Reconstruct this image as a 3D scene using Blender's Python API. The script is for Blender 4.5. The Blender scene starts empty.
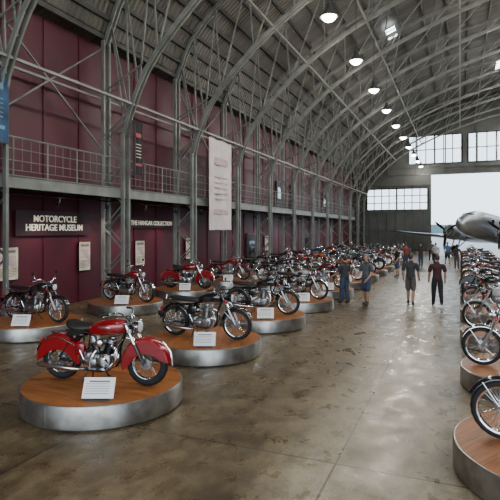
import bpy, math, random
from mathutils import Vector, Matrix
random.seed(7)
pi=math.pi
S=bpy.context.scene

# ------------------------------------------------------------------ materials
def mat(name,col,rough=.5,metal=0,var=.15,scale=6,emit=None,es=1,bump=0,coat=0,trans=0):
    m=bpy.data.materials.new(name); m.use_nodes=True
    nt=m.node_tree; n=nt.nodes; l=nt.links
    b=n['Principled BSDF']
    b.inputs['Roughness'].default_value=rough; b.inputs['Metallic'].default_value=metal
    if coat: b.inputs['Coat Weight'].default_value=coat; b.inputs['Coat Roughness'].default_value=.05
    if trans: b.inputs['Transmission Weight'].default_value=trans
    tc=n.new('ShaderNodeTexCoord'); no=n.new('ShaderNodeTexNoise'); no.inputs['Scale'].default_value=scale; no.inputs['Detail'].default_value=4
    l.new(tc.outputs['Object'],no.inputs['Vector'])
    r=n.new('ShaderNodeValToRGB'); r.color_ramp.elements[0].position=.3; r.color_ramp.elements[1].position=.7
    r.color_ramp.elements[0].color=(*[c*(1-var) for c in col],1); r.color_ramp.elements[1].color=(*[min(1,c*(1+var)) for c in col],1)
    l.new(no.outputs['Fac'],r.inputs['Fac']); l.new(r.outputs['Color'],b.inputs['Base Color'])
    if bump:
        bp=n.new('ShaderNodeBump'); bp.inputs['Strength'].default_value=bump; bp.inputs['Distance'].default_value=.02
        l.new(no.outputs['Fac'],bp.inputs['Height']); l.new(bp.outputs['Normal'],b.inputs['Normal'])
    if emit:
        b.inputs['Emission Color'].default_value=(*emit,1); b.inputs['Emission Strength'].default_value=es
    return m

M_steel=mat('painted_steel_grey',(.16,.17,.155),.5,.1,.25,2)
M_steelD=mat('painted_steel_dark',(.05,.053,.05),.5,.2,.25,2)
M_chrome=mat('chrome',(.75,.75,.76),.12,1,.05)
M_alu=mat('cast_aluminium',(.42,.42,.42),.32,1,.12,20)
M_rubber=mat('tyre_rubber',(.009,.009,.009),.75,0,.3,20)
M_black=mat('black_enamel',(.007,.007,.008),.25,0,.2,coat=.5)
M_leather=mat('black_leather',(.009,.007,.006),.5,0,.3,25,bump=.1)
M_lens=mat('lamp_glass',(.8,.82,.82),.08,.3,.03,coat=1)
M_red=mat('red_lens',(.5,.01,.01),.15,0,.1,coat=1)
def paint(name,c): return mat(name,c,.22,.05,.06,3,coat=1)
P_red=paint('paint_red',(.25,.002,.006)); P_blk=paint('paint_black',(.007,.007,.009)); P_sil=paint('paint_silver',(.36,.36,.36))
P_or=paint('paint_orange',(.4,.10,.02)); P_gold=paint('paint_gold',(.16,.08,.025)); P_blue=paint('paint_blue',(.02,.05,.15)); P_grn=paint('paint_green',(.02,.07,.04)); P_cream=paint('paint_cream',(.5,.43,.3)); P_mar=paint('paint_maroon',(.13,.008,.016))
M_rim=mat('galvanised_rim',(.34,.325,.30),.33,.9,.35,4,bump=.05)
M_white=mat('placard_white',(.85,.84,.82),.6,0,.03)
M_ink=mat('print_ink',(.16,.15,.16),.7)
M_cream=mat('sign_cream',(.85,.79,.66),.6,0,.03,emit=(.8,.74,.6),es=.25)
M_sign=mat('sign_board',(.026,.004,.012),.5)
M_posterA=mat('poster_print',(.6,.53,.42),.6,0,.3,3)
M_bannerW=mat('banner_cloth_white',(.66,.60,.61),.8,0,.12,1.5)
M_bannerR=mat('banner_red',(.34,.07,.08),.8)
M_fade=mat('banner_faded_print',(.50,.38,.40),.8,0,.3,3)
M_bannerB=mat('banner_blue',(.02,.06,.13),.7,0,.5,2)
M_bannerB2=mat('banner_blue_light',(.10,.22,.35),.7,0,.3,2)
M_bannerK=mat('banner_black',(.014,.011,.014),.7,0,.4,3)
M_door=mat('door_dark',(.02,.015,.018),.6)
M_lampE=mat('lamp_emitter',(1,1,1),.5,emit=(1,.92,.8),es=14)
M_sky=mat('skylight_glazing',(.9,.95,1),.5,emit=(.85,.93,1),es=9)
M_plane=mat('aircraft_aluminium',(.38,.40,.43),.3,.75,.15,1)
M_planeglass=mat('cockpit_glass',(.02,.025,.03),.08,0,.1,coat=1)
M_wall=mat('maroon_wall_paint',(.068,.003,.0155),.55,0,.2,.7)
def roofmat():
    m=bpy.data.materials.new('corrugated_roof'); m.use_nodes=True; nt=m.node_tree;n=nt.nodes;l=nt.links;b=n['Principled BSDF']
    b.inputs['Roughness'].default_value=.6
    tc=n.new('ShaderNodeTexCoord'); mp=n.new('ShaderNodeMapping'); mp.inputs['Scale'].default_value=(.15,1,.15)
    no=n.new('ShaderNodeTexNoise'); no.inputs['Scale'].default_value=1.3; no.inputs['Detail'].default_value=6
    l.new(tc.outputs['Object'],mp.inputs['Vector']); l.new(mp.outputs['Vector'],no.inputs['Vector'])
    r=n.new('ShaderNodeValToRGB'); e=r.color_ramp.elements; e[0].position=.3;e[0].color=(.030,.029,.024,1);e[1].position=.7;e[1].color=(.105,.10,.085,1)
    l.new(no.outputs['Fac'],r.inputs['Fac']); l.new(r.outputs['Color'],b.inputs['Base Color'])
    w=n.new('ShaderNodeTexWave'); w.bands_direction='Y'; w.inputs['Scale'].default_value=1.2
    l.new(tc.outputs['Object'],w.inputs['Vector']); bp=n.new('ShaderNodeBump'); bp.inputs['Distance'].default_value=.08; bp.inputs['Strength'].default_value=.6
    l.new(w.outputs['Fac'],bp.inputs['Height']); l.new(bp.outputs['Normal'],b.inputs['Normal'])
    return m
M_roof=roofmat()
def floormat():
    m=bpy.data.materials.new('worn_concrete_floor'); m.use_nodes=True; nt=m.node_tree;n=nt.nodes;l=nt.links;b=n['Principled BSDF']
    tc=n.new('ShaderNodeTexCoord')
    def noise(s,d,dist=0,sc=(1,1,1),ro=.5):
        mp=n.new('ShaderNodeMapping'); mp.inputs['Scale'].default_value=sc
        x=n.new('ShaderNodeTexNoise'); x.inputs['Scale'].default_value=s; x.inputs['Detail'].default_value=d; x.inputs['Distortion'].default_value=dist; x.inputs['Roughness'].default_value=ro
        l.new(tc.outputs['Object'],mp.inputs['Vector']); l.new(mp.outputs['Vector'],x.inputs['Vector']); return x
    def ramp(src,p0,c0,p1,c1):
        r=n.new('ShaderNodeValToRGB'); e=r.color_ramp.elements; e[0].position=p0;e[0].color=(*c0,1);e[1].position=p1;e[1].color=(*c1,1)
        l.new(src,r.inputs['Fac']); return r
    def mix(f,a,bb,mode='MIX'):
        x=n.new('ShaderNodeMix'); x.data_type='RGBA'; x.blend_type=mode
        if isinstance(f,float): x.inputs[0].default_value=f
        else: l.new(f,x.inputs[0])
        for s,i in ((a,6),(bb,7)):
            if isinstance(s,tuple): x.inputs[i].default_value=(*s,1)
            else: l.new(s,x.inputs[i])
        return x.outputs[2]
    n1=noise(.8,12,0,(1,.6,1),.65); n2=noise(4,12,0,(1,.7,1),.72); n3=noise(38,6,0,(1,1,1),.6)
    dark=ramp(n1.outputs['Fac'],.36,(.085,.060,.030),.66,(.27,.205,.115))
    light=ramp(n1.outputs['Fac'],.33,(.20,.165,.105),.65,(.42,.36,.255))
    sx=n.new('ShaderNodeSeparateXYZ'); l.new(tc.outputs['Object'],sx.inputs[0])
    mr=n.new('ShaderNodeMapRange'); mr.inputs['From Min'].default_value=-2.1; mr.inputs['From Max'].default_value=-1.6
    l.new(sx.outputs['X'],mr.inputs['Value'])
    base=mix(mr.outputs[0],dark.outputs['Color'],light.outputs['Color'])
    st=ramp(n2.outputs['Fac'],.40,(.30,.26,.20),.57,(1,1,1))
    base=mix(.7,base,st.outputs['Color'],'MULTIPLY')
    sp=ramp(n3.outputs['Fac'],.35,(.55,.52,.47),.6,(1.0,1.0,1.0))
    base=mix(.7,base,sp.outputs['Color'],'MULTIPLY')
    br=n.new('ShaderNodeTexBrick'); br.offset=0; br.inputs['Scale'].default_value=1; br.inputs['Mortar Size'].default_value=.014; br.inputs['Brick Width'].default_value=3.3; br.inputs['Row Height'].default_value=3.3
    br.inputs['Color1'].default_value=(1,1,1,1); br.inputs['Color2'].default_value=(.74,.72,.68,1); br.inputs['Mortar'].default_value=(.25,.21,.16,1)
    mp=n.new('ShaderNodeMapping'); mp.inputs['Location'].default_value=(1.3,1,0)
    l.new(tc.outputs['Object'],mp.inputs['Vector']); l.new(mp.outputs['Vector'],br.inputs['Vector'])
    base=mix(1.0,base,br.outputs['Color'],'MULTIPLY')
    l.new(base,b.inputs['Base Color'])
    n4=noise(3.2,12,0,(1,.7,1),.7)
    rr=ramp(n4.outputs['Fac'],.38,(.22,)*3,.60,(.48,)*3); l.new(rr.outputs['Color'],b.inputs['Roughness'])
    b.inputs['Specular IOR Level'].default_value=.5
    bp=n.new('ShaderNodeBump'); bp.inputs['Strength'].default_value=.12; bp.inputs['Distance'].default_value=.01
    l.new(n3.outputs['Fac'],bp.inputs['Height']); l.new(bp.outputs['Normal'],b.inputs['Normal'])
    return m
M_floor=floormat()
def woodmat():
    m=bpy.data.materials.new('platform_plywood'); m.use_nodes=True; nt=m.node_tree;n=nt.nodes;l=nt.links;b=n['Principled BSDF']
    b.inputs['Roughness'].default_value=.4
    tc=n.new('ShaderNodeTexCoord'); mp=n.new('ShaderNodeMapping'); mp.inputs['Scale'].default_value=(1,9,1)
    no=n.new('ShaderNodeTexNoise'); no.inputs['Scale'].default_value=2.2; no.inputs['Detail'].default_value=7
    l.new(tc.outputs['Object'],mp.inputs['Vector']); l.new(mp.outputs['Vector'],no.inputs['Vector'])
    r=n.new('ShaderNodeValToRGB'); e=r.color_ramp.elements; e[0].position=.3;e[0].color=(.20,.062,.013,1);e[1].position=.7;e[1].color=(.44,.155,.038,1)
    l.new(no.outputs['Fac'],r.inputs['Fac'])
    br=n.new('ShaderNodeTexBrick'); br.inputs['Scale'].default_value=1; br.inputs['Mortar Size'].default_value=.004; br.inputs['Brick Width'].default_value=1.2; br.inputs['Row Height'].default_value=.4
    br.inputs['Color1'].default_value=(1,1,1,1); br.inputs['Color2'].default_value=(.75,.75,.75,1); br.inputs['Mortar'].default_value=(.2,.2,.2,1)
    l.new(tc.outputs['Object'],br.inputs['Vector'])
    x=n.new('ShaderNodeMix'); x.data_type='RGBA'; x.blend_type='MULTIPLY'; x.inputs[0].default_value=1
    l.new(r.outputs['Color'],x.inputs[6]); l.new(br.outputs['Color'],x.inputs[7]); l.new(x.outputs[2],b.inputs['Base Color'])
    return m
M_wood=woodmat()

# ------------------------------------------------------------------ mesh builder
def frame_for(d):
    d=d.normalized(); up=Vector((0,0,1)) if abs(d.z)<.9 else Vector((1,0,0))
    a=d.cross(up).normalized(); return a,a.cross(d).normalized()
class MB:
    def __init__(s): s.v=[];s.f=[];s.m=[]
    def add(s,vs,fs,mi):
        o=len(s.v); s.v+= [tuple(p) for p in vs]; s.f+=[tuple(i+o for i in f) for f in fs]; s.m+=[mi]*len(fs)
    def box(s,c,d,mi,R=None):
        c=Vector(c); vs=[]
        for x in(-.5,.5):
            for y in(-.5,.5):
                for z in(-.5,.5):
                    p=Vector((x*d[0],y*d[1],z*d[2])); vs.append(c+(R@p if R else p))
        s.add(vs,[(0,1,3,2),(4,6,7,5),(0,4,5,1),(2,3,7,6),(0,2,6,4),(1,5,7,3)],mi)
    def beam(s,p,q,w,h,mi):
        p=Vector(p);q=Vector(q); a,b=frame_for(q-p); vs=[]
        for e in(p,q):
            for i,j in((-1,-1),(1,-1),(1,1),(-1,1)): vs.append(e+a*w/2*i+b*h/2*j)
        s.add(vs,[(0,1,2,3),(7,6,5,4),(0,4,5,1),(1,5,6,2),(2,6,7,3),(3,7,4,0)],mi)
    def loft(s,rings,mi,cap=True,closed=False):
        n=len(rings[0]); vs=[p for r in rings for p in r]; fs=[]
        R=len(rings)
        for i in range(R if closed else R-1):
            a=i*n;b=((i+1)%R)*n
            for j in range(n):
                k=(j+1)%n; fs.append((a+j,a+k,b+k,b+j))
        if cap and not closed: fs.append(tuple(range(n))[::-1]); fs.append(tuple((R-1)*n+j for j in range(n)))
        s.add(vs,fs,mi)
    def tube(s,pts,r,mi,seg=8,closed=False,cap=True):
        pts=[Vector(p) for p in pts]; n=len(pts)
        if not isinstance(r,(list,tuple)): r=[r]*n
        rings=[]; a=None
        for i,p in enumerate(pts):
            if closed: d=pts[(i+1)%n]-pts[i-1]
            else: d=pts[min(i+1,n-1)]-pts[max(i-1,0)]
            d.normalize()
            if a is None: a,_=frame_for(d)
            else:
                a=a-d*a.dot(d)
                if a.length<1e-4: a,_=frame_for(d)
                a.normalize()
            b=d.cross(a)
            rings.append([p+(a*math.cos(t)+b*math.sin(t))*r[i] for t in [2*pi*k/seg for k in range(seg)]])
        s.loft(rings,mi,cap,closed)
    def lathe(s,prof,o,ax,mi,seg=20):
        o=Vector(o);ax=Vector(ax).normalized();a,b=frame_for(ax)
        s.loft([[o+ax*h+(a*math.cos(t)+b*math.sin(t))*max(r,.0005) for t in [2*pi*k/seg for k in range(seg)]] for r,h in prof],mi,True)
    def sq(s,c,rad,mi,e=.35,u=20,v=12,R=None):
        c=Vector(c); g=lambda x,k:math.copysign(abs(x)**k,x); rings=[]
        for i in range(v+1):
            ph=-pi/2+pi*i/v; cp=max(g(math.cos(ph),e),.001); z=g(math.sin(ph),e); r=[]
            for j in range(u):
                t=2*pi*j/u; p=Vector((rad[0]*cp*g(math.cos(t),e),rad[1]*cp*g(math.sin(t),e),rad[2]*z)); r.append(c+(R@p if R else p))
            rings.append(r)
        s.loft(rings,mi,False)
    def obj(s,name,mats,loc=(0,0,0),rot=(0,0,0),smooth=True,parent=None,ang=35):
        me=bpy.data.meshes.new(name); me.from_pydata(s.v,[],s.f); me.update()
        for m in mats: me.materials.append(m)
        me.polygons.foreach_set('material_index',s.m)
        if smooth:
            me.polygons.foreach_set('use_smooth',[True]*len(s.f))
            try: me.set_sharp_from_angle(angle=math.radians(ang))
            except Exception: pass
        ob=bpy.data.objects.new(name,me); S.collection.objects.link(ob); ob.location=loc; ob.rotation_euler=rot
        if parent: ob.parent=parent
        return ob
def dup(ob,name,loc,rot=(0,0,0)):
    o=bpy.data.objects.new(name,ob.data); S.collection.objects.link(o); o.location=loc; o.rotation_euler=rot; return o
def catmull(P,n):
    P=[Vector(p) for p in P]; Q=[P[0]*2-P[1]]+P+[P[-1]*2-P[-2]]; out=[]
    for i in range(1,len(Q)-2):
        for k in range(n):
            t=k/n; a,b,c,d=Q[i-1:i+3]
            out.append(.5*((2*b)+(c-a)*t+(2*a-5*b+4*c-d)*t*t+(3*b-a-3*c+d)*t**3))
    out.append(P[-1]); return out

# ------------------------------------------------------------------ hangar
XL=-13.0; XR=35.0; XC=11.0; Y0=-16.0; YE=66.0
b=MB(); b.box(((XL+XR)/2,(Y0+YE)/2,-.1),(XR-XL+.6,YE-Y0,.2),0); b.obj('floor',[M_floor],smooth=False)
b=MB(); b.box((XC,(Y0+YE)/2+100,-.16),(600,900,.1),0); b.obj('ground',[mat('apron_concrete',(.36,.35,.32),.8,0,.1,.1)],smooth=False)
b=MB(); b.box((XL-.15,(Y0+YE)/2,5.0),(.3,YE-Y0,10.0),0); b.obj('wall_left',[M_wall],smooth=False)
b=MB(); b.box((XR+.15,(Y0+YE)/2,5.0),(.3,YE-Y0,10.0),0); b.obj('wall_right',[M_wall],smooth=False)
b=MB()
y=Y0
while y<YE:
    b.box((XL+.02,y,5),(.03,.06,10),0); y+=1.7
b.obj('trim_1',[M_wall],smooth=False)
lowP=[(-11.5,0,6.2),(-11.15,0,7.3),(-10.1,0,9.1),(-7.5,0,11.5),(-4.4,0,13.3),(0,0,15.1),(5,0,16.4),(11,0,17.0)]
upP=[(-12.4,0,9.7),(-11.5,0,11.6),(-9.6,0,13.4),(-6.6,0,15.3),(-2.3,0,17.1),(2,0,18.2),(6,0,18.9),(11,0,19.2)]
def sym(P): 
    L=catmull(P,3); return L+[Vector((2*XC-p.x,p.y,p.z)) for p in L[:-1][::-1]]
low=sym(lowP); up=sym(upP)
def upz(x):
    s=x if x<=XC else 2*XC-x
    L=up[:len(up)//2+1]
    for p,q in zip(L,L[1:]):
        if p.x<=s<=q.x: return p.z+(q.z-p.z)*(s-p.x)/(q.x-p.x)
    return L[0].z
b=MB()
edge=[Vector((XL-.3,0,9.7))]+[p+Vector((0,0,.38)) for p in up]+[Vector((XR+.3,0,9.7))]
for p,q in zip(edge,edge[1:]):
    vs=[(p.x,Y0,p.z),(q.x,Y0,q.z),(q.x,YE,q.z),(p.x,YE,p.z)]
    b.add(vs+[(v[0],v[1],v[2]+.15) for v in vs],[(0,3,2,1),(4,5,6,7),(0,1,5,4),(2,3,7,6)],0)
b.obj('ceiling',[M_roof],smooth=False)
def skylight(x0,x1,y0,y1):
    b=MB(); z0=upz(x0)+.05; z1=upz(x1)+.05
    b.add([(x0,y0,z0),(x1,y0,z1),(x1,y1,z1),(x0,y1,z0)],[(0,1,2,3)],0)
    for k in range(5):
        yy=y0+(y1-y0)*k/4; b.beam((x0,yy,z0-.03),(x1,yy,z1-.03),.06,.06,1)
    b.obj('skylight_glow_panel',[M_sky,M_steelD],smooth=False)
skylight(-4.7,-4.1,34.8,36.8)
skylight(3.2,3.9,52.2,55.2)
for yy in range(-10,64,9): skylight(9.2,12.8,yy,yy+5)  # unseen glowing panels along the crown, added to light the hall
# trusses
b=MB()
for P,w in((low,.15),(up,.14)):
    for p,q in zip(P,P[1:]): 
        for dy in(-.1,.1): b.beam(p+Vector((0,dy,0)),q+Vector((0,dy,0)),.06,w,0)
n=len(low)
for i in range(0,n-2,2):
    b.beam(low[i],up[i+1],.05,.06,0); b.beam(up[i+1],low[i+2],.05,.06,0)
for sx in(1,-1):
    X=lambda x:x if sx==1 else 2*XC-x
    for dy in(-.16,.16):
        b.beam((X(-11.5),dy,0),(X(-11.5),dy,6.2),.09,.13,0); b.beam((X(-12.4),dy,0),(X(-12.4),dy,9.8),.09,.13,0)
        z=.2;k=0
        while z<8.4:
            x0=-11.5 if z<6.2 else -11.5+(z-6.2)*.35; 
            z2=z+.85
            x2=-11.5 if z2<6.2 else -11.5+(z2-6.2)*.35
            if k%2: b.beam((X(-12.4),dy,z),(X(x2),dy,z2),.035,.045,0)
            else: b.beam((X(x0),dy,z),(X(-12.4),dy,z2),.035,.045,0)
            z=z2;k+=1
    b.box((X(-11.95),0,.02),(1.5,.6,.06),0)
TY=[15.4-5.5*k for k in range(5,0,-1)]+[15.4+5.15*k for k in range(10)]+[65.6]
tr=b.obj('roof_truss',[M_steel],(0,TY[0],0),smooth=False)
for yy in TY[1:]: dup(tr,'roof_truss',(0,yy,0))
b=MB()
for i in range(0,len(up)):
    p=up[i]+Vector((0,0,.22)); b.box((p.x,(Y0+YE)/2,p.z),(.08,YE-Y0-.4,.18),0)
b.obj('ceiling_purlins',[M_steelD],smooth=False)
b=MB()
for i in(3,9,12,15,18,21,27,33):
    p=low[i]; b.box((p.x,(Y0+YE)/2,p.z),(.08,YE-Y0-.6,.08),0)
for j,(u,v) in enumerate(zip(TY,TY[1:])):
    for i in(9,15):
        b.beam((low[i].x,u,low[i].z),(up[i+2].x,v,up[i+2].z),.04,.04,0)
    if j%2==0:
        b.beam((-12.5,u,5.6),(-12.5,v,9.6),.05,.05,0); b.beam((-12.5,v,5.6),(-12.5,u,9.6),.05,.05,0)
    b.beam((-12.5,u,7.6),(-12.5,v,7.6),.06,.08,0)
b.obj('roof_bracing',[M_steel],smooth=False)
# balcony
b=MB(); YB0=-10; YB1=60
b.box((-12.28,(YB0+YB1)/2,4.12),(1.36,YB1-YB0,.1),1)
b.box((-11.62,(YB0+YB1)/2,4.02),(.1,YB1-YB0,.36),0)
b.box((-11.62,(YB0+YB1)/2,4.19),(.18,YB1-YB0,.03),0); b.box((-11.62,(YB0+YB1)/2,3.85),(.18,YB1-YB0,.03),0)
y=YB0
while y<YB1:
    b.box((-12.3,y,3.98),(1.3,.1,.2),1); y+=1.7
b.obj('balcony_deck',[M_steel,M_steelD],smooth=False)
b=MB()
for z,r in((5.28,.028),(4.95,.014),(4.62,.014),(4.35,.012)): b.tube([(-11.6,YB0,z),(-11.6,YB1,z)],r,0,6)
y=YB0
while y<YB1+.1:
    b.tube([(-11.6,y,4.21),(-11.6,y,5.28)],.024,0,6); y+=1.275
y=YB0
while y<YB1:
    b.box((-11.6,y,4.8),(.012,.012,.92),0); y+=.31875
b.obj('balcony_railing',[M_steel],smooth=False)
b=MB(); b.tube([(-11.9,YB0,3.7),(-11.9,YB1,3.7)],.025,0,6)
y=0.5
while y<58:
    b.tube([(-11.9,y,3.7),(-11.9,y,3.55)],.012,0,5)
    b.lathe([(.05,0),(.06,.03),(.06,.16),(.05,.17)],(-11.9,y,3.56),(-.6,0,-.8),0,10)
    b.lathe([(.045,.172),(.001,.173)],(-11.9,y,3.56),(-.6,0,-.8),1,10)
    b.tube([(-11.9,y+1,3.7),(-11.9,y+1,3.83)],.012,0,5)
    y+=2.4
ts=b.obj('track_spotlights',[M_black,M_lampE])
for y in (5.3,10.1,12.5,14.9,17.3,19.7,22.1,26.9,31.7,36.5,43.7,50.9):
    L=bpy.data.lights.new('spot','SPOT'); L.energy=90; L.spot_size=math.radians(75); L.spot_blend=.8; L.color=(1,.88,.72); L.shadow_soft_size=.06
    lo=bpy.data.objects.new('spot',L); S.collection.objects.link(lo); lo.location=(-12.02,y,3.4); lo.rotation_euler=(0,math.radians(28),0); lo.parent=ts

# far wall with openings
ops=[(-3.3,25.3,0,9.5)]
ops+=[(-11.2,-3.7,5.2,7.9),(25.7,33.2,5.2,7.9)]
for k in range(5): ops.append((-6.0+k*6.9,.2+k*6.9,10.9,14.4))
xs=sorted(set([XL,XR]+[o[0] for o in ops]+[o[1] for o in ops]+[XL+.5*i for i in range(97)]))
b=MB()
for x0,x1 in zip(xs,xs[1:]):
    xm=(x0+x1)/2; iv=sorted([(o[2],o[3]) for o in ops if o[0]<xm<o[1]]); z=0; segs=[]
    for a,c in iv:
        if a>z: segs.append((z,a))
        z=c
    segs.append((z,None))
    for a,c in segs:
        c0=c if c else upz(x0)+.4; c1=c if c else upz(x1)+.4
        vs=[(x0,YE,a),(x1,YE,a),(x1,YE,c1),(x0,YE,c0)]
        b.add(vs+[(p[0],p[1]+.2,p[2]) for p in vs],[(0,1,2,3),(7,6,5,4),(0,4,5,1),(2,6,7,3),(1,5,6,2),(0,3,7,4)],0)
b.obj('wall_far',[mat('far_wall_sheet',(.06,.065,.063),.7,0,.3,.5)],smooth=False)
for k,o in enumerate(ops[1:]):
    b=MB(); nx=6 if k>1 else 8; nz=2 if k>1 else 3
    for i in range(nx+1):
        x=o[0]+(o[1]-o[0])*i/nx; w=.2 if i in(0,nx,nx//2) else .11; b.box((x,YE+.05,(o[2]+o[3])/2),(w,.1,o[3]-o[2]),0)
    for i in range(nz+1):
        z=o[2]+(o[3]-o[2])*i/nz; b.box(((o[0]+o[1])/2,YE+.05,z),(o[1]-o[0],.1,.14 if i in(0,nz) else .1),0)
    b.obj('window_%d'%(k+1),[M_steelD],smooth=False)
b=MB()
for x in [-13+1.1*i for i in range(9)]: b.box((x,YE-.06,2.6),(.12,.1,5.2),0)
for z in(0.2,2.6,4.9,8.3,9.6,10.4): b.box((XC,YE-.1,z),(47,.14,.16),0) if z>9 else b.box((-8.2,YE-.1,z),(9.4,.12,.16),0)
for x in [-12+3.45*i for i in range(14)]: b.box((x,YE-.1,(9.6+upz(x))/2),(.14,.14,upz(x)-9.6),0)
b.obj('hangar_door_panel',[M_steelD],smooth=False)

k=1
for y,z,w,h in((31,0,1.6,2.4),(26,4.17,1.2,2.2),(40,4.17,1.2,2.2),(36.5,4.17,1.2,2.2),(44,0,1.8,2.4),(50.5,4.17,1.2,2.2)):
    b=MB(); b.box((XL+.08,y,z+h/2+.01),(.08,w,h),0); b.box((XL+.10,y-w/2,z+h/2+.01),(.1,.08,h),1); b.box((XL+.10,y+w/2,z+h/2+.01),(.1,.08,h),1); b.box((XL+.10,y,z+h),(.1,w,.08),1)
    b.box((XL+.13,y,z+h*.6),(.02,w*.6,h*.4),2); b.sq((XL+.15,y+w*.38,z+1.05),(.03,.03,.03),1,1,8,6)
    b.obj('door_%d'%k,[M_door,M_steelD,M_planeglass],smooth=False); k+=1

def text(body,size,loc,parent,m,name='lettering',extr=.01,align='CENTER',sx=1):
    c=bpy.data.curves.new(name,'FONT'); c.body=body; c.size=size; c.align_x=align; c.align_y='CENTER'; c.extrude=extr; c.space_line=.95; c.offset=.003
    o=bpy.data.objects.new(name,c); S.collection.objects.link(o)
    dg=bpy.context.evaluated_depsgraph_get(); me=bpy.data.meshes.new_from_object(o.evaluated_get(dg)); bpy.data.objects.remove(o)
    me.materials.clear(); me.materials.append(m)
    o=bpy.data.objects.new(name,me); S.collection.objects.link(o)
    o.location=loc; o.rotation_euler=(pi/2,0,pi/2); o.scale=(sx,1,1); o.parent=parent; return o
b=MB(); b.box((0,0,0),(.05,3.4,.82),0); sg=b.obj('museum_sign',[M_sign],(XL+.08,13.35,2.87),smooth=False)
text('MOTORCYCLE\nHERITAGE MUSEUM',.31,(.04,0,0),sg,M_cream,sx=.97)
b=MB(); b.box((0,0,0),(.05,3.9,.42),0); sg=b.obj('collection_sign',[M_sign],(XL+.08,19.25,2.95),smooth=False)
text('THE HANGAR COLLECTION',.28,(.04,0,0),sg,M_cream,sx=.92)

def poster(y,z,w,h,name='wall_poster',m=M_posterA,x=XL+.08,lines=True):
    b=MB(); b.box((0,0,0),(.04,w,h),0); b.box((.022,0,0),(.006,w*.94,h*.96),1)
    if lines:
        b.box((.027,0,h*.36),(.004,w*.7,h*.08),2); b.box((.027,0,h*.08),(.004,w*.75,h*.3),3)
        for i in range(6): b.box((.027,0,-h*.15-i*h*.045),(.004,w*.72,h*.015),2)
    return b.obj(name,[M_black,m,M_ink,M_fade],(x,y,z),smooth=False)
poster(11.35,1.6,.85,1.05); poster(14.8,1.68,.62,1.1); poster(18.3,1.65,.7,1.1); poster(22.6,1.7,.7,1.1); poster(33.8,1.7,.7,1.1)
def banner(y,z,w,h,m,x,c1,c2,name='hanging_banner'):
    b=MB(); N=10; 
    rings=[]
    for i in range(N+1):
        yy=-w/2+w*i/N; dx=.04*math.sin(i*1.3)
        rings.append([(dx,yy,-h/2),(dx+.012,yy,-h/2),(dx+.012,yy,h/2),(dx,yy,h/2)])
    b.loft(rings,0)
    b.tube([(0,-w/2-.05,h/2),(0,w/2+.05,h/2)],.025,1,6); b.tube([(0,-w/2-.05,-h/2),(0,w/2+.05,-h/2)],.02,1,6)
    b.box((.055,0,h*.25),(.006,w*.6,h*.08),2); b.box((.055,0,-h*.30),(.006,w*.7,h*.05),2)
    for i in range(5): b.box((.055,0,h*.08-i*h*.06),(.006,w*.6,h*.014),3)
    return b.obj(name,[m,M_steelD,c1,c2],(x,y,z))
banner(9.5,6.0,1.0,2.0,M_bannerB,-11.35,M_bannerB2,M_bannerB2)
banner(15.72,5.7,.55,2.0,M_bannerK,-11.2,M_bannerR,M_posterA)
banner(23.0,4.95,2.5,4.6,M_bannerW,-11.3,M_fade,M_fade)

# high bay lamps
first=None
for X,zz,rl in((-4.4,10.4,6.1),(4.5,13.5,5.2),(13,14.0,5.0)):
    b=MB()
    b.lathe([(.03,.55),(.09,.5),(.12,.3),(.2,.2),(.33,0),(.31,0),(.18,.18)],(0,0,0),(0,0,1),0,20)
    b.lathe([(.28,.03),(.24,-.06),(.14,-.14),(.001,-.17)],(0,0,0),(0,0,1),1,20)
    b.tube([(0,0,.5),(0,0,rl)],.018,0,6)
    first=None
    for k in range(-3,10):
        y=17.9+5.15*k
        if first is None: first=b.obj('high_bay_lamp',[M_steelD,M_lampE],(X,y,zz)); o=first
        else: o=dup(first,'high_bay_lamp',(X,y,zz))
        L=bpy.data.lights.new('bulb','POINT'); L.shadow_soft_size=.28; L.energy=345; L.color=(1,.93,.81)
        lo=bpy.data.objects.new('bulb',L); S.collection.objects.link(lo); lo.location=(0,0,-.5); lo.parent=o

# ------------------------------------------------------------------ motorcycles
PA,CH,RU,BK,LE,AL,GL,RL=range(8)
def wheel(b,cx,cz,R=.33,w=.052,side=1,drum=.085):
    o=Vector((cx,0,cz))
    rings=[]
    for i in range(44):
        a=2*pi*i/44; d=Vector((math.cos(a),0,math.sin(a))); r=[]
        for j in range(12):
            t=2*pi*j/12; rr=R-w+math.cos(t)*w; 
            if (j in(0,1,11)) and i%2: rr-=.004
            r.append(o+d*rr+Vector((0,math.sin(t)*w*1.05,0)))
        rings.append(r)
    b.loft(rings,RU,False,True)
    rings=[]
    for i in range(44):
        a=2*pi*i/44; d=Vector((math.cos(a),0,math.sin(a))); Ri=R-2*w+.01
        rings.append([o+d*(Ri+dr)+Vector((0,dy,0)) for dr,dy in((.016,-.042),(.0,-.036),(-.014,0),(0,.036),(.016,.042),(.005,0))])
    b.loft(rings,CH,False,True)
    b.lathe([(.001,-.07),(.03,-.07),(.035,-.05),(.028,-.04),(.028,.04),(.035,.05),(.03,.07),(.001,.07)],o,(0,1,0),AL,16)
    b.lathe([(.02,0),(drum,.0),(drum,.035),(drum*.8,.045),(.02,.05)],o+Vector((0,.02*side if side>0 else -.07,0)),(0,1,0),AL,22)
    b.tube([o+Vector((0,-.12,0)),o+Vector((0,.12,0))],.011,CH,8)
    for i in range(36):
        a=2*pi*i/36; s=1 if i%2 else -1; a2=a+(.35 if (i//2)%2 else -.35)
        b.tube([o+Vector((math.cos(a)*.032,s*.042,math.sin(a)*.032)),o+Vector((math.cos(a2)*(R-2*w+.005),s*.012,math.sin(a2)*(R-2*w+.005)))],.0022,CH,4,cap=False)
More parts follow.
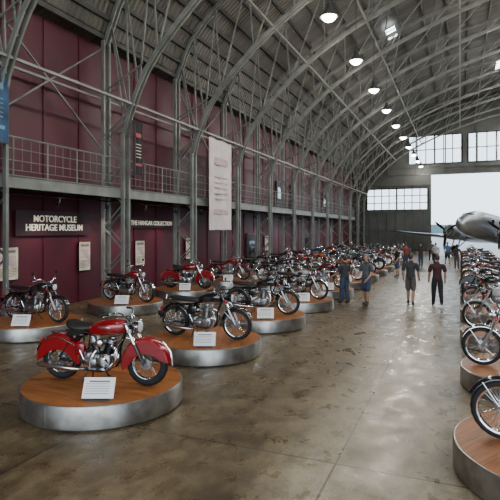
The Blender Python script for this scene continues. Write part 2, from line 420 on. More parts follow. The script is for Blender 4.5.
def fender(b,cx,cz,r,a0,a1,w,mi,val=0.0,n=26,taper=0):
    rings=[]
    for i in range(n+1):
        t=i/n; a=math.radians(a0+(a1-a0)*t); d=Vector((math.cos(a),0,math.sin(a))); o=Vector((cx,0,cz))
        v=val*(math.sin(pi*min(1,max(0,t*1.0)))**.4 if val else 0)
        prof=[(-v-.025,w),(-.02,w),(.0,w*.85),(.014,w*.5),(.018,0),(.014,-w*.5),(0,-w*.85),(-.02,-w),(-v-.025,-w)]
        out=[o+d*(r+dr)+Vector((0,y,0)) for dr,y in prof]
        inn=[o+d*(r+dr-(.006 if abs(y)<w*.9 else 0))+Vector((0,y*.95,0)) for dr,y in prof][::-1]
        rings.append(out+inn)
    b.loft(rings,mi,True)
def shell(b,st,mi,e=2.4,n=22):
    rings=[]
    g=lambda x:math.copysign(abs(x)**(2/e),x)
    for x,w,zc,h in st:
        rings.append([Vector((x,w*g(math.cos(t)),zc+h*g(math.sin(t)))) for t in [2*pi*k/n for k in range(n)]])
    b.loft(rings,mi,True)
def smoothst(st,k=4):
    P=[Vector((s[0],s[1],s[2])) for s in st]; Q=[Vector((s[0],s[3],0)) for s in st]
    return [(p.x,p.y,p.z,q.y) for p,q in zip(catmull(P,k),catmull(Q,k))]
def fins(b,base,d,h,rx,ry,nf,mi,taper=0):
    base=Vector(base); d=Vector(d).normalized(); yv=Vector((0,1,0)); xv=yv.cross(d).normalized(); rings=[]
    N=18; g=lambda x:math.copysign(abs(x)**.7,x)
    for i in range(nf):
        z0=h*i/nf; f=1-taper*i/nf
        for dz,s in((0,.74),(.35,.74),(.36,1),(.72,1),(.73,.74)):
            p=base+d*(z0+dz*h/nf)
            rings.append([p+xv*(rx*s*f*g(math.cos(t)))+yv*(ry*s*f*g(math.sin(t))) for t in [2*pi*k/N for k in range(N)]])
    b.loft(rings,mi,True)
def bike(kind):
    b=MB(); ind=kind=='cruiser'
    R=.33; fx=.75; rx=-.70
    wt=.06 if ind else .048
    wheel(b,rx,R,R,wt,1,.10); wheel(b,fx,R,R,wt if ind else .045,-1,.085)
    hd=Vector((.45,0,.93)); ax=Vector((fx,0,R)); dv=hd-ax
    for s in(-1,1):
        y=s*(.115 if ind else .1)
        p=ax+Vector((0,y,0)); b.tube([p,p+dv*.12,p+dv*.5],[.02,.027,.025],BK if ind else AL,10); b.tube([p+dv*.5,p+dv*1.0],.018,CH,8)
        if kind!='scrambler': b.tube([p+dv*.52,p+dv*.95],.03,PA if not ind else CH,10)
    for t in(.72,.98): b.sq(ax+dv*t,(.035,.14,.016),AL,.5,14,8)
    b.tube([hd+Vector((-.02,0,.03)),hd-dv*.3+Vector((-.04,0,0))],.035,BK,10)
    hl=ax+dv*.86+Vector((.12,0,.03)); rr=.095 if ind else .085
    b.lathe([(.001,-.11),(.035,-.105),(.065,-.08),(rr*.93,-.03),(rr,0),(rr*1.05,.005),(rr*1.05,.02),(rr*.95,.028)],hl,(1,0,0),CH if kind!='roadster' else BK,22)
    b.lathe([(rr*.95,.022),(rr*.7,.036),(.001,.045)],hl,(1,0,0),GL,22)
    for s in(-1,1):
        b.lathe([(.001,-.05),(.025,-.04),(.032,0),(.03,.01),(.001,.016)],hl+Vector((-.06,s*.16,-.05)),(1,0,0),GL if ind else RL,12)
        b.tube([hl+Vector((-.09,s*.09,-.04)),hl+Vector((-.08,s*.16,-.05))],.008,CH,6)
    b.lathe([(.04,0),(.045,.03),(.042,.045),(.001,.05)],hd+Vector((.03,.045,.05)),(-.4,0,1),CH,14)
    b.lathe([(.04,0),(.045,.03),(.042,.045),(.001,.05)],hd+Vector((.03,-.045,.05)),(-.4,0,1),BK,14)
    hh={'cruiser':.12,'roadster':.1,'scrambler':.2}[kind]; bw=.4
    H=[(.44,0,.98),(.44,.08,.985),(.42,.17,.98+hh*.8),(.36,.26,.98+hh),(.20 if ind else .26,bw,.96+hh)]
    L=catmull(H,4); full=[Vector((p.x,-p.y,p.z)) for p in L[::-1]]+L[1:]
    b.tube(full,.012,CH,8)
    for s in(-1,1):
        e=Vector((H[4][0],s*bw,H[4][2])); q=Vector((H[3][0],s*.29,H[3][2]))
        dd=(q-e).normalized(); b.tube([e-dd*.01,e+dd*.12],.018,RU,10)
        b.tube([e+dd*.14+Vector((.02,0,-.01)),e+dd*.08+Vector((.06,0,-.015)),e+Vector((.05,0,-.02))],.006,CH,6)
        b.sq(e+dd*.14,(.02,.02,.02),AL,.6,8,6)
        if kind!='cruiser':
            b.tube([e+dd*.12,e+dd*.12+Vector((-.02,s*.06,.12))],.005,CH,6)
            b.lathe([(.001,-.012),(.042,-.006),(.042,.006),(.001,.008)],e+dd*.12+Vector((-.02,s*.08,.15)),(-1,0,0),BK,16)
    b.tube(catmull([(.44,-.1,1.0),(.56,-.12,.98),(.5,-.06,.8),(.25,-.03,.72)],4),.005,RU,5)
    b.tube(catmull([(.44,.15,1.02),(.58,.14,.95),(.62,.1,.7),(fx,.08,.42)],4),.005,RU,5)
    fr=[[(.43,0,.86),(.30,0,.55),(.24,0,.3),(.1,0,.2),(-.22,0,.2),(-.3,0,.35),(-.25,0,.72)],[(.43,0,.88),(.1,0,.80),(-.25,0,.72),(-.62,0,.68)]]
    for y in(-.09,.09):
        b.tube(catmull([(p[0],y if i>1 else y*.3,p[2]) for i,p in enumerate(fr[0])],4),.016,BK,8)
        b.tube([(-.25,y,.70),(-.62,y,.69),(-.8,y,.72)],.014,BK,8)
        b.tube([(-.28,y,.3),(rx,y*1.1,R)],.018,BK,8)
        if not ind:
            b.tube([(rx+.02,y*1.35,R+.03),(-.58,y*1.35,.66)],.013,CH,8)
            for k in range(9):
                t=.2+k*.07; p=Vector((rx+.02,y*1.35,R+.03)).lerp(Vector((-.58,y*1.35,.66)),t); b.lathe([(.028,-.006),(.028,.006)],p,(.12,0,.33),CH,10)
            b.tube([Vector((rx+.02,y*1.35,R+.03)).lerp(Vector((-.58,y*1.35,.66)),.55),(-.58,y*1.35,.66)],.03,BK,10)
        else:
            b.tube([(rx,y*1.2,R),(-.5,y*1.2,.6),(-.3,y,.7)],.016,BK,8)
    b.tube(catmull([fr[1][0],fr[1][1],fr[1][2]],4),.02,BK,8)
    if ind: st=[(.44,.03,.86,.04),(.40,.09,.86,.085),(.28,.15,.855,.115),(.1,.165,.84,.12),(-.08,.13,.81,.10),(-.22,.06,.785,.06),(-.27,.02,.78,.02)]
    elif kind=='roadster': st=[(.42,.03,.87,.04),(.40,.10,.875,.085),(.30,.135,.875,.105),(.12,.13,.86,.10),(-.02,.105,.84,.08),(-.12,.07,.825,.05),(-.15,.03,.82,.02)]
    else: st=[(.42,.03,.88,.03),(.39,.08,.885,.07),(.28,.11,.89,.095),(.12,.105,.87,.085),(-.04,.08,.84,.06),(-.12,.04,.83,.03)]
    shell(b,smoothst(st),PA,2.5)
    b.lathe([(.03,0),(.034,.012),(.025,.022),(.001,.024)],(.22,0 if not ind else .06,.975 if kind!='cruiser' else .96),(0,0,1),CH,14)
    for s in(-1,1):
        yy=st[2][1]+.001
        if not ind: b.sq((.12,s*(yy-.008),.85),(.09,.012,.045),RU,.6,14,8)
        else: b.sq((.12,s*(yy+.012),.86),(.10,.004,.016),CH,.8,14,8)
        b.tube([(.37,s*(yy*.8),.83),(.2,s*(yy+.006),.80),(0,s*(yy*.9),.79)],.004,CH,6)
    if ind:
        sd=[(-.04,.04,.83,.035),(-.14,.09,.825,.055),(-.28,.16,.82,.065),(-.42,.18,.835,.07),(-.52,.15,.87,.065),(-.58,.07,.90,.03)]
        shell(b,smoothst(sd),LE,2.2)
        for s in(-1,1):
            b.loft([[(x,s*.155,z),(x,s*.165,z),(x,s*.175,.81),(x,s*.165,.81)] for x,z in((-.2,.78),(-.3,.72),(-.42,.71),(-.52,.78))],LE)
            for k in range(6): b.lathe([(.028,0),(.028,.008)],(-.42,s*.09,.68+k*.018),(0,0,1),CH,12)
    else:
        sd=[(-.08,.06,.80,.03),(-.14,.105,.805,.045),(-.35,.12,.81,.05),(-.5,.12,.82,.048),(-.72,.11,.835,.045),(-.8,.08,.84,.03),(-.82,.04,.84,.015)]
        shell(b,smoothst(sd),LE,3); b.tube(catmull([(-.1,.11,.775),(-.5,.125,.78),(-.8,.09,.80),(-.8,-.09,.80),(-.5,-.125,.78),(-.1,-.11,.775)],4),.007,CH,6)
        for s in(-1,1):
            b.sq((-.24,s*.13,.60),(.1,.035,.095),PA if kind=='roadster' else BK,.55,16,10)
            if kind!='scrambler': b.tube(catmull([(-.62,s*.13,.74),(-.84,s*.13,.78),(-.86,s*.1,.9)],4),.009,CH,6)
    if ind:
        fender(b,rx,R,.385,-8,186,.12,PA,.215,32); fender(b,fx,R,.385,8,196,.10,PA,.20,32)
        b.sq((rx-.02,0,R+.4),(.16,.07,.018),CH,.7,16,8)
        b.tube([(fx+.40,0,R+.0),(fx+.37,0,R+.2),(fx+.25,0,R+.34)],.01,CH,6)
        for s in(-1,1): b.tube(catmull([(rx-.4,s*.125,R+.05),(rx-.3,s*.13,R+.25),(rx,s*.13,R+.34),(rx+.25,s*.125,R+.25)],4),.009,CH,6)
        for s in(-1,1): b.lathe([(.001,0),(.045,0),(.03,.02),(.001,.022)],(rx,s*.118,R),(0,s,0),CH,14)
    else:
        mf=PA if kind=='roadster' else CH
        fender(b,rx,R,.37,20,175,.075,mf); fender(b,fx,R,.355,25,170,.06,mf)
        for s in(-1,1):
            b.tube([(fx,s*.07,R),(fx-.26,s*.062,R+.25)],.006,CH,6); b.tube([(fx,s*.07,R),(fx+.2,s*.062,R+.29)],.006,CH,6); b.tube([(fx,s*.07,R),(fx-.34,s*.062,R+.06)],.006,CH,6)
            b.tube([(rx,s*.08,R),(rx-.3,s*.078,R+.22)],.006,CH,6)
    b.lathe([(.035,0),(.035,.03),(.02,.045),(.001,.047)],(rx-.34,0,R+.25),(-1,0,.3),RL,14)
    b.box((rx-.39,0,R+.15),(.006,.17,.11),BK)
    b.sq((.0,0,.34),(.2,.125,.125),AL,.5,22,12)
    b.sq((-.2,0,.37),(.12,.1,.11),AL,.55,18,10)
    b.lathe([(.001,.0),(.095,0),(.095,.03),(.08,.05),(.03,.055),(.001,.055)],(.06,-.11,.34),(0,-1,0),CH if ind else AL,24)
    b.sq((-.1,-.135,.33),(.1,.03,.06),AL,.6,16,8)
    b.sq((-.02,.14,.33),(.24,.035,.085),CH if ind else AL,.6,22,10)
    b.lathe([(.001,0),(.05,0),(.045,.015),(.001,.018)],(.12,.17,.34),(0,1,0),CH,18)
    if ind:
        for an,xo in((.36,.09),(-.36,-.06)):
            d=Vector((math.sin(an),0,math.cos(an))); base=Vector((xo,0,.42))
            fins(b,base,d,.2,.078,.078,9,BK,0); fins(b,base+d*.2,d,.07,.085,.085,3,AL,.1)
            b.sq(base+d*.285,(.05,.05,.02),AL,.7,12,8)
        b.lathe([(.001,0),(.06,0),(.06,.05),(.03,.07),(.001,.07)],(.02,-.1,.62),(0,-1,0),CH,18)
        b.sq((.02,.09,.6),(.05,.05,.05),AL,.6,12,8)
        ex=[[(.2,-.08,.58),(.3,-.11,.5),(.26,-.14,.32),(.1,-.15,.23),(-.3,-.16,.22)],[(-.05,-.1,.5),(-.1,-.15,.4),(-.15,-.15,.25),(-.3,-.16,.22)]]
        for e in ex: b.tube(catmull(e,5),.022,CH,10)
        b.tube([(-.3,-.16,.22),(-.4,-.165,.22),(-.95,-.17,.25),(-1.02,-.17,.26)],[.022,.04,.043,.025],CH,14)
        for s in(-1,1):
            b.box((.05,s*.25,.26),(.34,.1,.02),BK); b.tube([(.05,s*.1,.24),(.05,s*.22,.25)],.012,BK,6)
            b.tube(catmull([(.36,s*.05,.68),(.37,s*.22,.6),(.34,s*.25,.42),(.26,s*.1,.26)],5),.013,CH,8)
        b.sq((-.3,-.13,.52),(.09,.05,.1),PA,.5,14,10)
    else:
        d=Vector((.10,0,1)).normalized(); base=Vector((.06,0,.44))
        fins(b,base,d,.15,.088,.135,8,AL if kind=='roadster' else BK,0); fins(b,base+d*.15,d,.07,.095,.14,4,AL,.05)
        for dx in(-.05,.06): b.sq(base+d*.25+Vector((dx,0,0)),(.03,.12,.026),AL,.5,14,8)
        for s in(-1,1):
            b.lathe([(.001,0),(.028,0),(.028,.06),(.02,.07),(.032,.09),(.035,.11),(.001,.11)],(-.03,s*.065,.6),(-1,0,0),AL,14)
            if kind=='roadster':
                e=[(.14,s*.08,.6),(.24,s*.1,.58),(.3,s*.13,.42),(.22,s*.15,.25),(.05,s*.16,.2),(-.2,s*.17,.2)]
                b.tube(catmull(e,5),.019,CH,10)
                b.tube([(-.2,s*.17,.2),(-.3,s*.175,.205),(-.5,s*.18,.22),(-.85,s*.18,.26),(-.97,s*.18,.28)],[.019,.036,.042,.04,.022],CH,14)
            else:
                e=[(.14,s*.08,.6),(.26,s*.11,.58),(.27,s*.15,.48),(.1,s*.17,.4),(-.2,s*.18,.38)]
                b.tube(catmull(e,5),.019,CH,10)
                b.tube([(-.2,s*.18,.38),(-.3,s*.18,.385),(-.85,s*.18,.42),(-.93,s*.18,.43)],[.019,.038,.042,.024],CH,14)
            b.tube([(-.05,s*.1,.27),(-.05,s*.3,.27)],.009,CH,6); b.tube([(-.05,s*.2,.27),(-.05,s*.3,.27)],.018,RU,8)
            b.tube([(-.4,s*.1,.38),(-.4,s*.25,.37)],.014,RU,8)
    b.tube(catmull([(-.18,-.12,.36),(-.2,-.17,.36),(-.28,-.18,.52)],4),.011,CH,8); b.tube([(-.28,-.18,.52),(-.28,-.26,.52)],.013,RU,8)
    ch=[]
    for k in range(24):
        a=2*pi*k/24
        c=Vector((rx,.075,R)) if math.cos(a)<0 else Vector((-.2,.075,.37)); r=.085 if math.cos(a)<0 else .045
        ch.append(c+Vector((math.cos(a)*r,0,math.sin(a)*r)))
    b.tube(ch,.009,BK,5,closed=True)
    b.box((-.45,.09,.45),(.5,.03,.03),CH)
    b.lathe([(.03,0),(.085,.0),(.085,.006),(.03,.006)],(rx,.072,R),(0,1,0),BK,22)
    b.tube([(-.08,.1,.22),(-.05,.28,.012)],.011,BK,8); b.sq((-.05,.285,.01),(.03,.02,.008),BK,.6,8,6)
    for s in(-1,1): b.tube([(-.2,s*.09,.22),(-.25,s*.13,.012)],.012,BK,8)
    return b
BM={}
def slots(P,leather): return [P,M_chrome,M_rubber,M_black,leather,M_alu,M_lens,M_red]
def make_bike(kind,P,loc,rz):
    if kind not in BM:
        bb=bike(kind); o=bb.obj('motorcycle',slots(P,M_leather),loc,(0,0,rz)); BM[kind]=o
    else: o=dup(BM[kind],'motorcycle',loc,(0,0,rz))
    o.material_slots[0].link='OBJECT'; o.material_slots[0].material=P
    return o
PH=.33; PR=1.2
b=MB()
b.lathe([(PR-.04,0),(PR-.03,.02),(PR,.03),(PR,PH-.02),(PR-.01,PH),(PR-.02,PH+.004)],(0,0,0),(0,0,1),1,64)
b.lathe([(PR-.025,PH-.03),(PR-.025,PH+.006),(.001,PH+.0061)],(0,0,0),(0,0,1),0,64)
b.box((0,-PR,PH/2),(.012,.012,PH*.85),1)
pf=b.obj('round_display_platform',[M_wood,M_rim],(0,-14,0)); FIRST=[True]
b=MB(); Rt=Matrix.Rotation(math.radians(-28),3,'X')
b.box((0,0,.16),(.43,.012,.28),0,Rt)
for i in range(6): 
    z=.085-i*.032
    b.box(Vector((0,0,.16))+Rt@Vector((-.02 if i else 0,-.0075,z)),(.33 if i else .28,.003,.006 if i else .018),1,Rt)
b.box((0,.03,.008),(.3,.16,.016),2); b.tube([(0,.05,.01),(0,.05,.17)],.012,2,6)
pc=b.obj('info_placard',[M_white,M_ink,M_steelD],(0,-14,PH),smooth=False); FP=[True]
ZP=PH+.007
def station(x,y,kind,P,rz=None,side=1,sign=(.45,-.82),off=(.1,-.05)):
    if FIRST[0]: pf.location=(x,y,0); FIRST[0]=False
    else: dup(pf,'round_display_platform',(x,y,0),(0,0,random.random()*6))
    if rz is None: rz=math.radians(random.uniform(-4,12))
    if side<0: rz=pi-rz
    make_bike(kind,P,(x+off[0]*side,y+off[1],ZP),rz)
    l=(x+sign[0]*side,y+sign[1],ZP); r=(0,0,math.radians(22 if side>0 else -10))
    if FP[0]: pc.location=l; pc.rotation_euler=r; FP[0]=False
    else: dup(pc,'info_placard',l,r)
RA=[('cruiser',P_red),('roadster',P_blk),('roadster',P_blk),('scrambler',P_sil),('roadster',P_mar),('scrambler',P_or),('roadster',P_blk),('cruiser',P_blk),('roadster',P_red),('roadster',P_blk),('scrambler',P_cream),('roadster',P_blue),('roadster',P_blk)]
for k,(kd,P) in enumerate(RA): station(-5.07,6.25+3.35*k,kd,P,math.radians([8,3,6][k]) if k<3 else None,off=(.05,-.1) if k==0 else (.0,-.05),sign=(.53,-.76) if k==0 else (.42,-.84))
RB=[('roadster',P_blk),('scrambler',P_red),('cruiser',P_red),('roadster',P_red),('roadster',P_blk),('scrambler',P_blk),('cruiser',P_mar),('roadster',P_blue),('roadster',P_red),('scrambler',P_blk),('roadster',P_gold)]
for k,(kd,P) in enumerate(RB): station(-10.1,9.7+3.85*k,kd,P)
RC=[('roadster',P_blk),('scrambler',P_red),('roadster',P_or),('roadster',P_blk),('cruiser',P_grn),('roadster',P_blk),('scrambler',P_red),('roadster',P_blue),('roadster',P_blk)]
for k,(kd,P) in enumerate(RC): station(-7.65,21.3+3.35*k,kd,P)
RR=['roadster','scrambler','roadster','roadster','cruiser','scrambler','roadster','roadster','scrambler','roadster','roadster','cruiser']
PR_=[P_blk,P_blk,P_sil,P_blk,P_blk,P_red,P_blk,P_blue,P_blk,P_mar,P_blk,P_gold]
for k in range(12): station(1.2 if k else 1.12,6.15+3.3*k,RR[k],PR_[k],side=-1,sign=(-.35,-.9),off=(-.06,-.05) if k==0 else (.1,-.05))

# ------------------------------------------------------------------ people
def person(loc,head,shirt,pants,hairc,shorts=False,stride=.12,arms=(0.1,0.1),h=1.75,hat=False,bend=.25,female=False):
    s=1.17 if not female else 1.03
    J=[];
    def j(p,r,lab,par): J.append((Vector(p),(r[0],r[1]),lab,par)); return len(J)-1
    pel=j((0,0,.96),(.155*s,.13*s),'pants',-1)
    w=j((0,0.01,1.08),(.155*s,.13*s),'shirt',pel); ch=j((0,.01,1.26),(.17*s,.125*s),'shirt',w); c2=j((0,0,1.38),(.15*s,.105*s),'shirt',ch)
    nb=j((0,-.005,1.465),(.075,.07),'shirt',c2); nk=j((0,.005,1.54),(.058,.06),'skin',nb); hd=j((0,.015,1.60),(.05,.055),'skin',nk)
    hands=[]
    for sd,k in((-1,0),(1,1)):
        sh=j((sd*.175*s,0,1.395),(.085,.085),'shirt',c2)
        el=Vector((sd*.245,-.02+arms[k]*.5,1.12)); sp=Vector((sd*.195*s,0,1.39))
        mid=sp.lerp(el,.72); m1=j(mid,(.072,.072),'shirt',sh); m2=j(sp.lerp(el,.78),(.052,.052),'skin',m1)
        e=j(el,(.048,.048),'skin',m2)
        wr=Vector((sd*.25,el.y+bend*.6+arms[k]*.4,.875+bend*.12)); f1=j(el.lerp(wr,.35),(.047,.047),'skin',e)
        wi=j(wr,(.030,.026),'skin',f1); dn=(wr-el).normalized(); pm=j(wr+dn*.07,(.02,.038),'skin',wi); pe=j(wr+dn*.095,(.016,.036),'skin',pm)
        hands.append((wr,dn,sd))
    for sd,k in((-1,1),(1,-1)):
        hp=j((sd*.09,0,.90),(.11,.115),'pants',pel)
        kn=Vector((sd*.10,.03+k*stride*.45,.50)); an=Vector((sd*.105,-.02+k*stride*1.1,.09+(0.05 if (k<0 and stride>.15) else 0)))
        hpv=Vector((sd*.09,0,.9)); t1=j(hpv.lerp(kn,.4),(.102,.108),'pants',hp)
        if shorts:
            a=j(hpv.lerp(kn,.93),(.10,.10),'pants',t1); a2=j(hpv.lerp(kn,.99),(.06,.062),'skin',a); lab='skin'; rc=.064; ra=.038
        else:
            a2=j(kn,(.082,.085),'pants',t1); lab='pants'; rc=.074; ra=.062
        cf=j(kn.lerp(an,.35)+Vector((0,-.012,0)),(rc,rc),lab,a2); ak=j(an+Vector((0,0,.03)),(ra,ra),lab,cf)
        he=j(an+Vector((0,-.01,-.035)),(.042,.05),'shoe',ak); fo=j(an+Vector((sd*.01,.09,-.045)),(.045,.036),'shoe',he); to=j(an+Vector((sd*.015,.17,-.052)),(.038,.026),'shoe',fo)
    me=bpy.data.meshes.new('sk'); me.from_pydata([x[0] for x in J],[(i,x[3]) for i,x in enumerate(J) if x[3]>=0],[]); me.update()
    ob=bpy.data.objects.new('sk',me); S.collection.objects.link(ob)
    md=ob.modifiers.new('s','SKIN'); md.use_smooth_shade=True; md.branch_smoothing=.6
    for i,x in enumerate(J):
        ob.data.skin_vertices[0].data[i].radius=x[1]; ob.data.skin_vertices[0].data[i].use_root=(i==0)
    sb=ob.modifiers.new('u','SUBSURF'); sb.levels=2; sb.render_levels=2
    dg=bpy.context.evaluated_depsgraph_get(); ev=bpy.data.meshes.new_from_object(ob.evaluated_get(dg)); bpy.data.objects.remove(ob)
    B=MB(); li={'shirt':0,'pants':1,'skin':2,'shoe':3}
    B.v=[tuple(v.co) for v in ev.vertices]; segs=[(x[0],J[x[3]][0],x[1],li[x[2]]) for x in J if x[3]>=0]
    for p in ev.polygons:
        c=p.center; best=9;bl=0
        for a,q,r,l in segs:
            d=q-a; t=max(0,min(1,(c-a).dot(d)/max(d.length_squared,1e-6))); dd=(c-(a+d*t)).length/(.5*(r[0]+r[1])+.03)
            if dd<best: best=dd;bl=l
        if abs(c.x)<.2 and .98<c.z<1.42: bl=0
        B.f.append(tuple(p.vertices)); B.m.append(bl)
    bpy.data.meshes.remove(ev)
    hc=Vector((0,.025,1.645)); 
    U,V=24,18
    def headpt(t,ph,k=1):
        x=math.cos(ph)*math.cos(t)*.076; y=math.cos(ph)*math.sin(t)*.096; z=math.sin(ph)*.118
        if z<0:
            f=1-.28*(-z/.118)**1.5; x*=f; y*=(1-.12*(-z/.118)) 
            if y>0: y+=.012*(-z/.118)
        if y>.05: y*= .97
        return Vector((x*k,y*k,z*k))
    B.loft([[hc+headpt(2*pi*q/U,-pi/2*.98+pi*.98*i/V) for q in range(U)] for i in range(V+1)],2)
    B.loft([[hc+Vector((dx,dy,dz)) for dx,dy in((-wd,.07),(0,pr),(wd,.07),(0,.06))] for dz,wd,pr in((.015,.006,.093),(-.005,.01,.105),(-.028,.017,.117),(-.036,.013,.1))],2)
    for q in(-1,1):
        B.sq(hc+Vector((q*.03,.079,.008)),(.013,.012,.008),6,1,10,8); B.sq(hc+Vector((q*.03,.0885,.008)),(.005,.004,.005),4,1,8,6)
        B.sq(hc+Vector((q*.03,.088,.028)),(.018,.006,.004),4,.8,10,6)
        B.sq(hc+Vector((q*.077,-.002,-.008)),(.01,.018,.03),2,.8,10,8)
    B.sq(hc+Vector((0,.086,-.058)),(.024,.01,.005),5,.8,12,6); B.sq(hc+Vector((0,.083,-.066)),(.02,.01,.005),5,.8,12,6)
    vs=[];fs=[];idx={}
    for i in range(V+1):
        for q in range(U):
            p=headpt(2*pi*q/U,-pi/2*.98+pi*.98*i/V,1.09); idx[i,q]=len(vs); vs.append(hc+p+Vector((0,-.004,.006)))
    for i in range(V):
        for q in range(U):
            a,bq,c,d=idx[i,q],idx[i,(q+1)%U],idx[i+1,(q+1)%U],idx[i+1,q]
            ce=(vs[a]+vs[bq]+vs[c]+vs[d])/4-hc
            lim=.055 if ce.y>.03 else (-.01 if ce.y>-.02 else (-.07 if not female else -.12))
            if ce.z>lim: fs.append((a,bq,c,d))
    fs.append(tuple(idx[V,q] for q in range(U)))
    B.add(vs,fs,4)
    if hat:
        B.lathe([(.088,0),(.09,.03),(.08,.07),(.05,.095),(.001,.1)],hc+Vector((0,-.005,.05)),(0,0,1),0,20); B.sq(hc+Vector((0,.11,.055)),(.06,.06,.006),0,.8,14,6)
    if female:
        B.loft([[hc+Vector((wd*math.cos(t),-.055+.03*math.sin(t),dz)) for t in [2*pi*q/12 for q in range(12)]] for dz,wd in((.02,.07),(-.06,.075),(-.13,.065),(-.17,.03))],4)
    for wr,dn,sd in hands:
        fwd=Vector((0,1,0)); fwd=(fwd-dn*fwd.dot(dn)).normalized(); inn=Vector((-sd,0,0))
        for q,(o,L) in enumerate(((.026,.07),(.009,.08),(-.009,.075),(-.026,.058))):
            p=wr+dn*.085+fwd*o; B.tube([p,p+dn*L*.45+inn*.004,p+dn*L*.78+inn*.014,p+dn*L*.98+inn*.028],[.0095,.009,.008,.006],2,6)
        p=wr+dn*.035+fwd*.025; B.tube([p,p+fwd*.022+dn*.025+inn*.006,p+fwd*.03+dn*.055+inn*.014],[.012,.0105,.008],2,6)
    k=h/1.76
    B.v=[(x*k,y*k,z*k) for x,y,z in B.v]
    zmin=min(v[2] for v in B.v); B.v=[(x,y,z-zmin) for x,y,z in B.v]
    return B.obj('visitor_person',[shirt,pants,M_skin,M_shoe,hairc,M_lip,M_eye],(loc[0],loc[1],0),(0,0,math.radians(head)),ang=80)
M_skin=mat('skin',(.36,.20,.135),.5,0,.06); M_shoe=mat('shoes',(.03,.03,.03),.5); M_lip=mat('lips',(.3,.1,.09),.5); M_eye=mat('eye_white',(.7,.7,.68),.3)
H_br=mat('hair_brown',(.04,.022,.012),.6); H_gr=mat('hair_grey',(.18,.17,.16),.6); H_bk=mat('hair_black',(.01,.009,.008),.5)
def cl(n,c): return mat(n,c,.85,0,.2,10)
C_mar=cl('shirt_maroon',(.045,.010,.014)); C_dk=cl('shirt_charcoal',(.03,.03,.033)); C_gr=cl('shirt_grey',(.07,.075,.08)); C_jn=cl('jeans_blue',(.035,.05,.09)); C_kh=cl('shorts_khaki',(.08,.075,.065)); C_bk=cl('trousers_black',(.014,.014,.017)); C_wh=cl('shirt_white',(.35,.35,.35)); C_bl=cl('shirt_blue',(.05,.10,.2)); C_rd=cl('shirt_red',(.2,.03,.03))
person((-.73,18.6),12,C_mar,C_bk,H_br,False,.16,(.1,-.08),1.80,bend=.15)
person((-1.62,18.6),-6,C_dk,C_kh,H_br,True,.14,(-.06,.1),1.82,bend=.2)
person((-3.05,17.9),150,C_gr,C_jn,H_gr,True,.08,(.05,.12),1.80,bend=.4)
person((-3.85,18.0),60,C_dk,C_jn,H_bk,False,.06,(.2,.1),1.74,bend=.5)
far=[(-1.7,40.5,10,C_wh,C_bk,H_br),(-2.6,38,170,C_dk,C_jn,H_bk),(-.9,41.5,200,C_bl,C_bk,H_gr),(-3.5,36.5,60,C_rd,C_jn,H_br),(-.2,37,0,C_dk,C_kh,H_br),(-3.3,29.5,120,C_bk,C_jn,H_bk),(-2.3,46,20,C_gr,C_bk,H_br)]
for i,(x,y,a,s1,s2,hh) in enumerate(far): person((x,y),a,s1,s2,hh,i%3==2,.1,(.08,.02),1.68+.03*(i%4),bend=.2,female=(i%3==1))

# ------------------------------------------------------------------ aircraft
b=MB()
st=[(6.6,.05,-.1),(6.45,.35,-.1),(6.1,.62,-.08),(5.4,.92,0),(4.6,1.13,.1),(3.5,1.25,.12),(0,1.27,.12),(-3,1.22,.15),(-6,1.0,.3),(-9,.65,.55),(-11.5,.32,.75),(-12.8,.08,.85)]
P=catmull([Vector(s) for s in st],4)
b.loft([[Vector((p.x,max(p.y,.02)*math.cos(t),p.z+max(p.y,.02)*1.06*math.sin(t))) for t in [2*pi*k/32 for k in range(32)]] for p in P],0)
for s in(-1,1):
    for k in range(7): b.sq((3.2-k*1.05,s*1.2,.5),(.22,.07,.2),1,.6,14,8)
b.sq((5.25,0,.84),(.36,.60,.16),1,.8,20,10)
b.tube([(5.62,0,.78),(5.2,0,1.02)],.04,0,6)
def wing(b,stn,mi):
    rings=[]
    for (xle,y,z,c,th) in stn:
        r=[]
        for k in range(24):
            t=2*pi*k/24; xx=(1-math.cos(t))/2; tt=th*c*(2.4*math.sqrt(max(xx,0))*(1-xx)); r.append(Vector((xle-xx*c,y,z+(tt if t<pi else -tt*.6))))
        rings.append(r)
    b.loft(rings,mi)
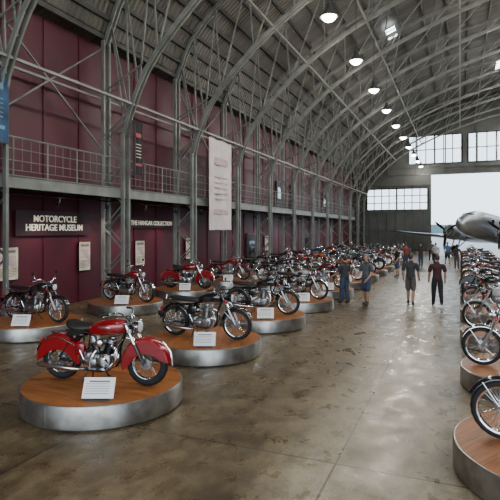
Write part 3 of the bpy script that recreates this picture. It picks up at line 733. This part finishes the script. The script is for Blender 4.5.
for s in(-1,1):
    wing(b,[(2.2,s*.3,-.85,4.2,.09),(2.2,s*3.6,-.85,4.1,.085),(1.2,s*9,-.35,2.8,.075),(.15,s*13.6,.1,1.6,.06),(-.4,s*14.4,.18,.6,.04)],0)
    wing(b,[(-10.6,s*.2,.85,2.4,.06),(-11.2,s*2.2,.85,1.9,.05),(-11.9,s*3.9,.85,.8,.04)],0)
    o=Vector((4.1,s*2.9,-.55))
    b.lathe([(.12,.12),(.42,.1),(.66,.0),(.74,-.15),(.75,-.9),(.7,-1.1),(.62,-1.4),(.62,-2.2),(.5,-3.6),(.25,-4.8),(.05,-5.4)],o,(1,0,0),0,28)
    b.lathe([(.6,.02),(.58,.06),(.001,.06)],o,(1,0,0),2,24)
    for k in range(9):
        a=2*pi*k/9; b.tube([o+Vector((.08,math.cos(a)*.2,math.sin(a)*.2)),o+Vector((.08,math.cos(a)*.55,math.sin(a)*.55))],.08,3,8)
    b.lathe([(.2,.05),(.18,.3),(.1,.5),(.001,.56)],o,(1,0,0),3,18)
    for k in range(3):
        a=2*pi*k/3+.5; dd=Vector((0,math.cos(a),math.sin(a))); td=Vector((0,-math.sin(a),math.cos(a))); rings=[]
        for q,wd in((.12,.07),(.4,.11),(.9,.15),(1.4,.13),(1.7,.06)):
            c=o+Vector((.35,0,0))+dd*q; rings.append([c+td*wd+Vector((-.05,0,0)),c+Vector((.03,0,0)),c-td*wd+Vector((.05,0,0)),c-Vector((.02,0,0))])
        b.loft(rings,2)
    for q in(-.35,.35): b.tube([(2.6,s*2.9+q,-.9),(3.0,s*2.9+q,-2.35)],.06,3,8)
    b.tube([(1.2,s*2.9,-1.0),(2.95,s*2.9,-2.3)],.05,3,8)
    b.lathe([(.1,-.16),(.4,-.17),(.55,-.1),(.58,0),(.55,.1),(.4,.17),(.1,.16)],(3.0,s*2.9,-2.35),(0,1,0),2,28)
    b.lathe([(.001,-.18),(.25,-.175),(.25,.175),(.001,.18)],(3.0,s*2.9,-2.35),(0,1,0),3,20)
rings=[]
for z,x0,c in((.9,-8.3,4.2),(1.8,-9.9,3.0),(3.0,-10.8,2.2),(3.7,-11.3,1.4),(3.9,-11.7,.6)):
    rings.append([Vector((x0-(1-math.cos(t))/2*c,.09*math.sin(t)*c/3,z)) for t in [2*pi*k/20 for k in range(20)]])
b.loft(rings,0)
b.lathe([(.05,-.06),(.2,-.07),(.22,0),(.2,.07),(.05,.06)],(-11.3,0,-.05),(0,1,0),2,18); b.tube([(-11.2,0,.5),(-11.3,0,-.05)],.05,3,8)
pit=math.radians(9); Rz=Matrix.Rotation(math.radians(-126.9),4,'Z'); Ry=Matrix.Rotation(-pit,4,'Y')
Mx=Rz@Ry
pl=b.obj('propeller_airliner',[M_plane,M_planeglass,M_black,M_steel],(0,0,0))
pl.data.transform(Mx); zmin=min(v.co.z for v in pl.data.vertices); pl.location=(3.75,54.9,-zmin)

# ------------------------------------------------------------------ outside
b=MB(); rings=[]
for i in range(61):
    x=-300+10*i; hgt=7+4*math.sin(i*.35)+2.5*math.sin(i*1.1+1)+random.random()*1.2
    rings.append([(x,420,-.1),(x,428,hgt*.7),(x,440,hgt),(x,480,-.1)])
b.loft(rings,0); b.obj('distant_hills',[mat('hill_green',(.07,.11,.11),.9,0,.3,.05)])

# ------------------------------------------------------------------ world, light, camera
w=bpy.data.worlds.new('World'); S.world=w; w.use_nodes=True; nt=w.node_tree; bg=nt.nodes['Background']
tc=nt.nodes.new('ShaderNodeTexCoord'); sx=nt.nodes.new('ShaderNodeSeparateXYZ'); rp=nt.nodes.new('ShaderNodeValToRGB')
nt.links.new(tc.outputs['Generated'],sx.inputs[0]); nt.links.new(sx.outputs['Z'],rp.inputs['Fac']); nt.links.new(rp.outputs['Color'],bg.inputs['Color'])
rp.color_ramp.elements[0].color=(.74,.88,1,1); rp.color_ramp.elements[1].color=(.55,.75,1,1)
bg.inputs['Strength'].default_value=3.6
L=bpy.data.lights.new('fill_near_end','AREA'); L.shape='RECTANGLE'; L.size=26; L.size_y=9; L.energy=1000; L.color=(1,.97,.92)  # added fill lamp across the unseen near end, behind the camera
lo=bpy.data.objects.new('near_end_fill',L); S.collection.objects.link(lo); lo.location=(2,Y0+.3,5.2); lo.rotation_euler=(math.radians(90),0,0)

cam=bpy.data.cameras.new('camera'); co=bpy.data.objects.new('camera',cam); S.collection.objects.link(co)
cam.sensor_width=36; cam.lens=36.0; cam.shift_y=-.04; cam.clip_end=2000
co.location=(0,0,2.65); co.rotation_euler=(pi/2,0,math.atan(.42)); S.camera=co
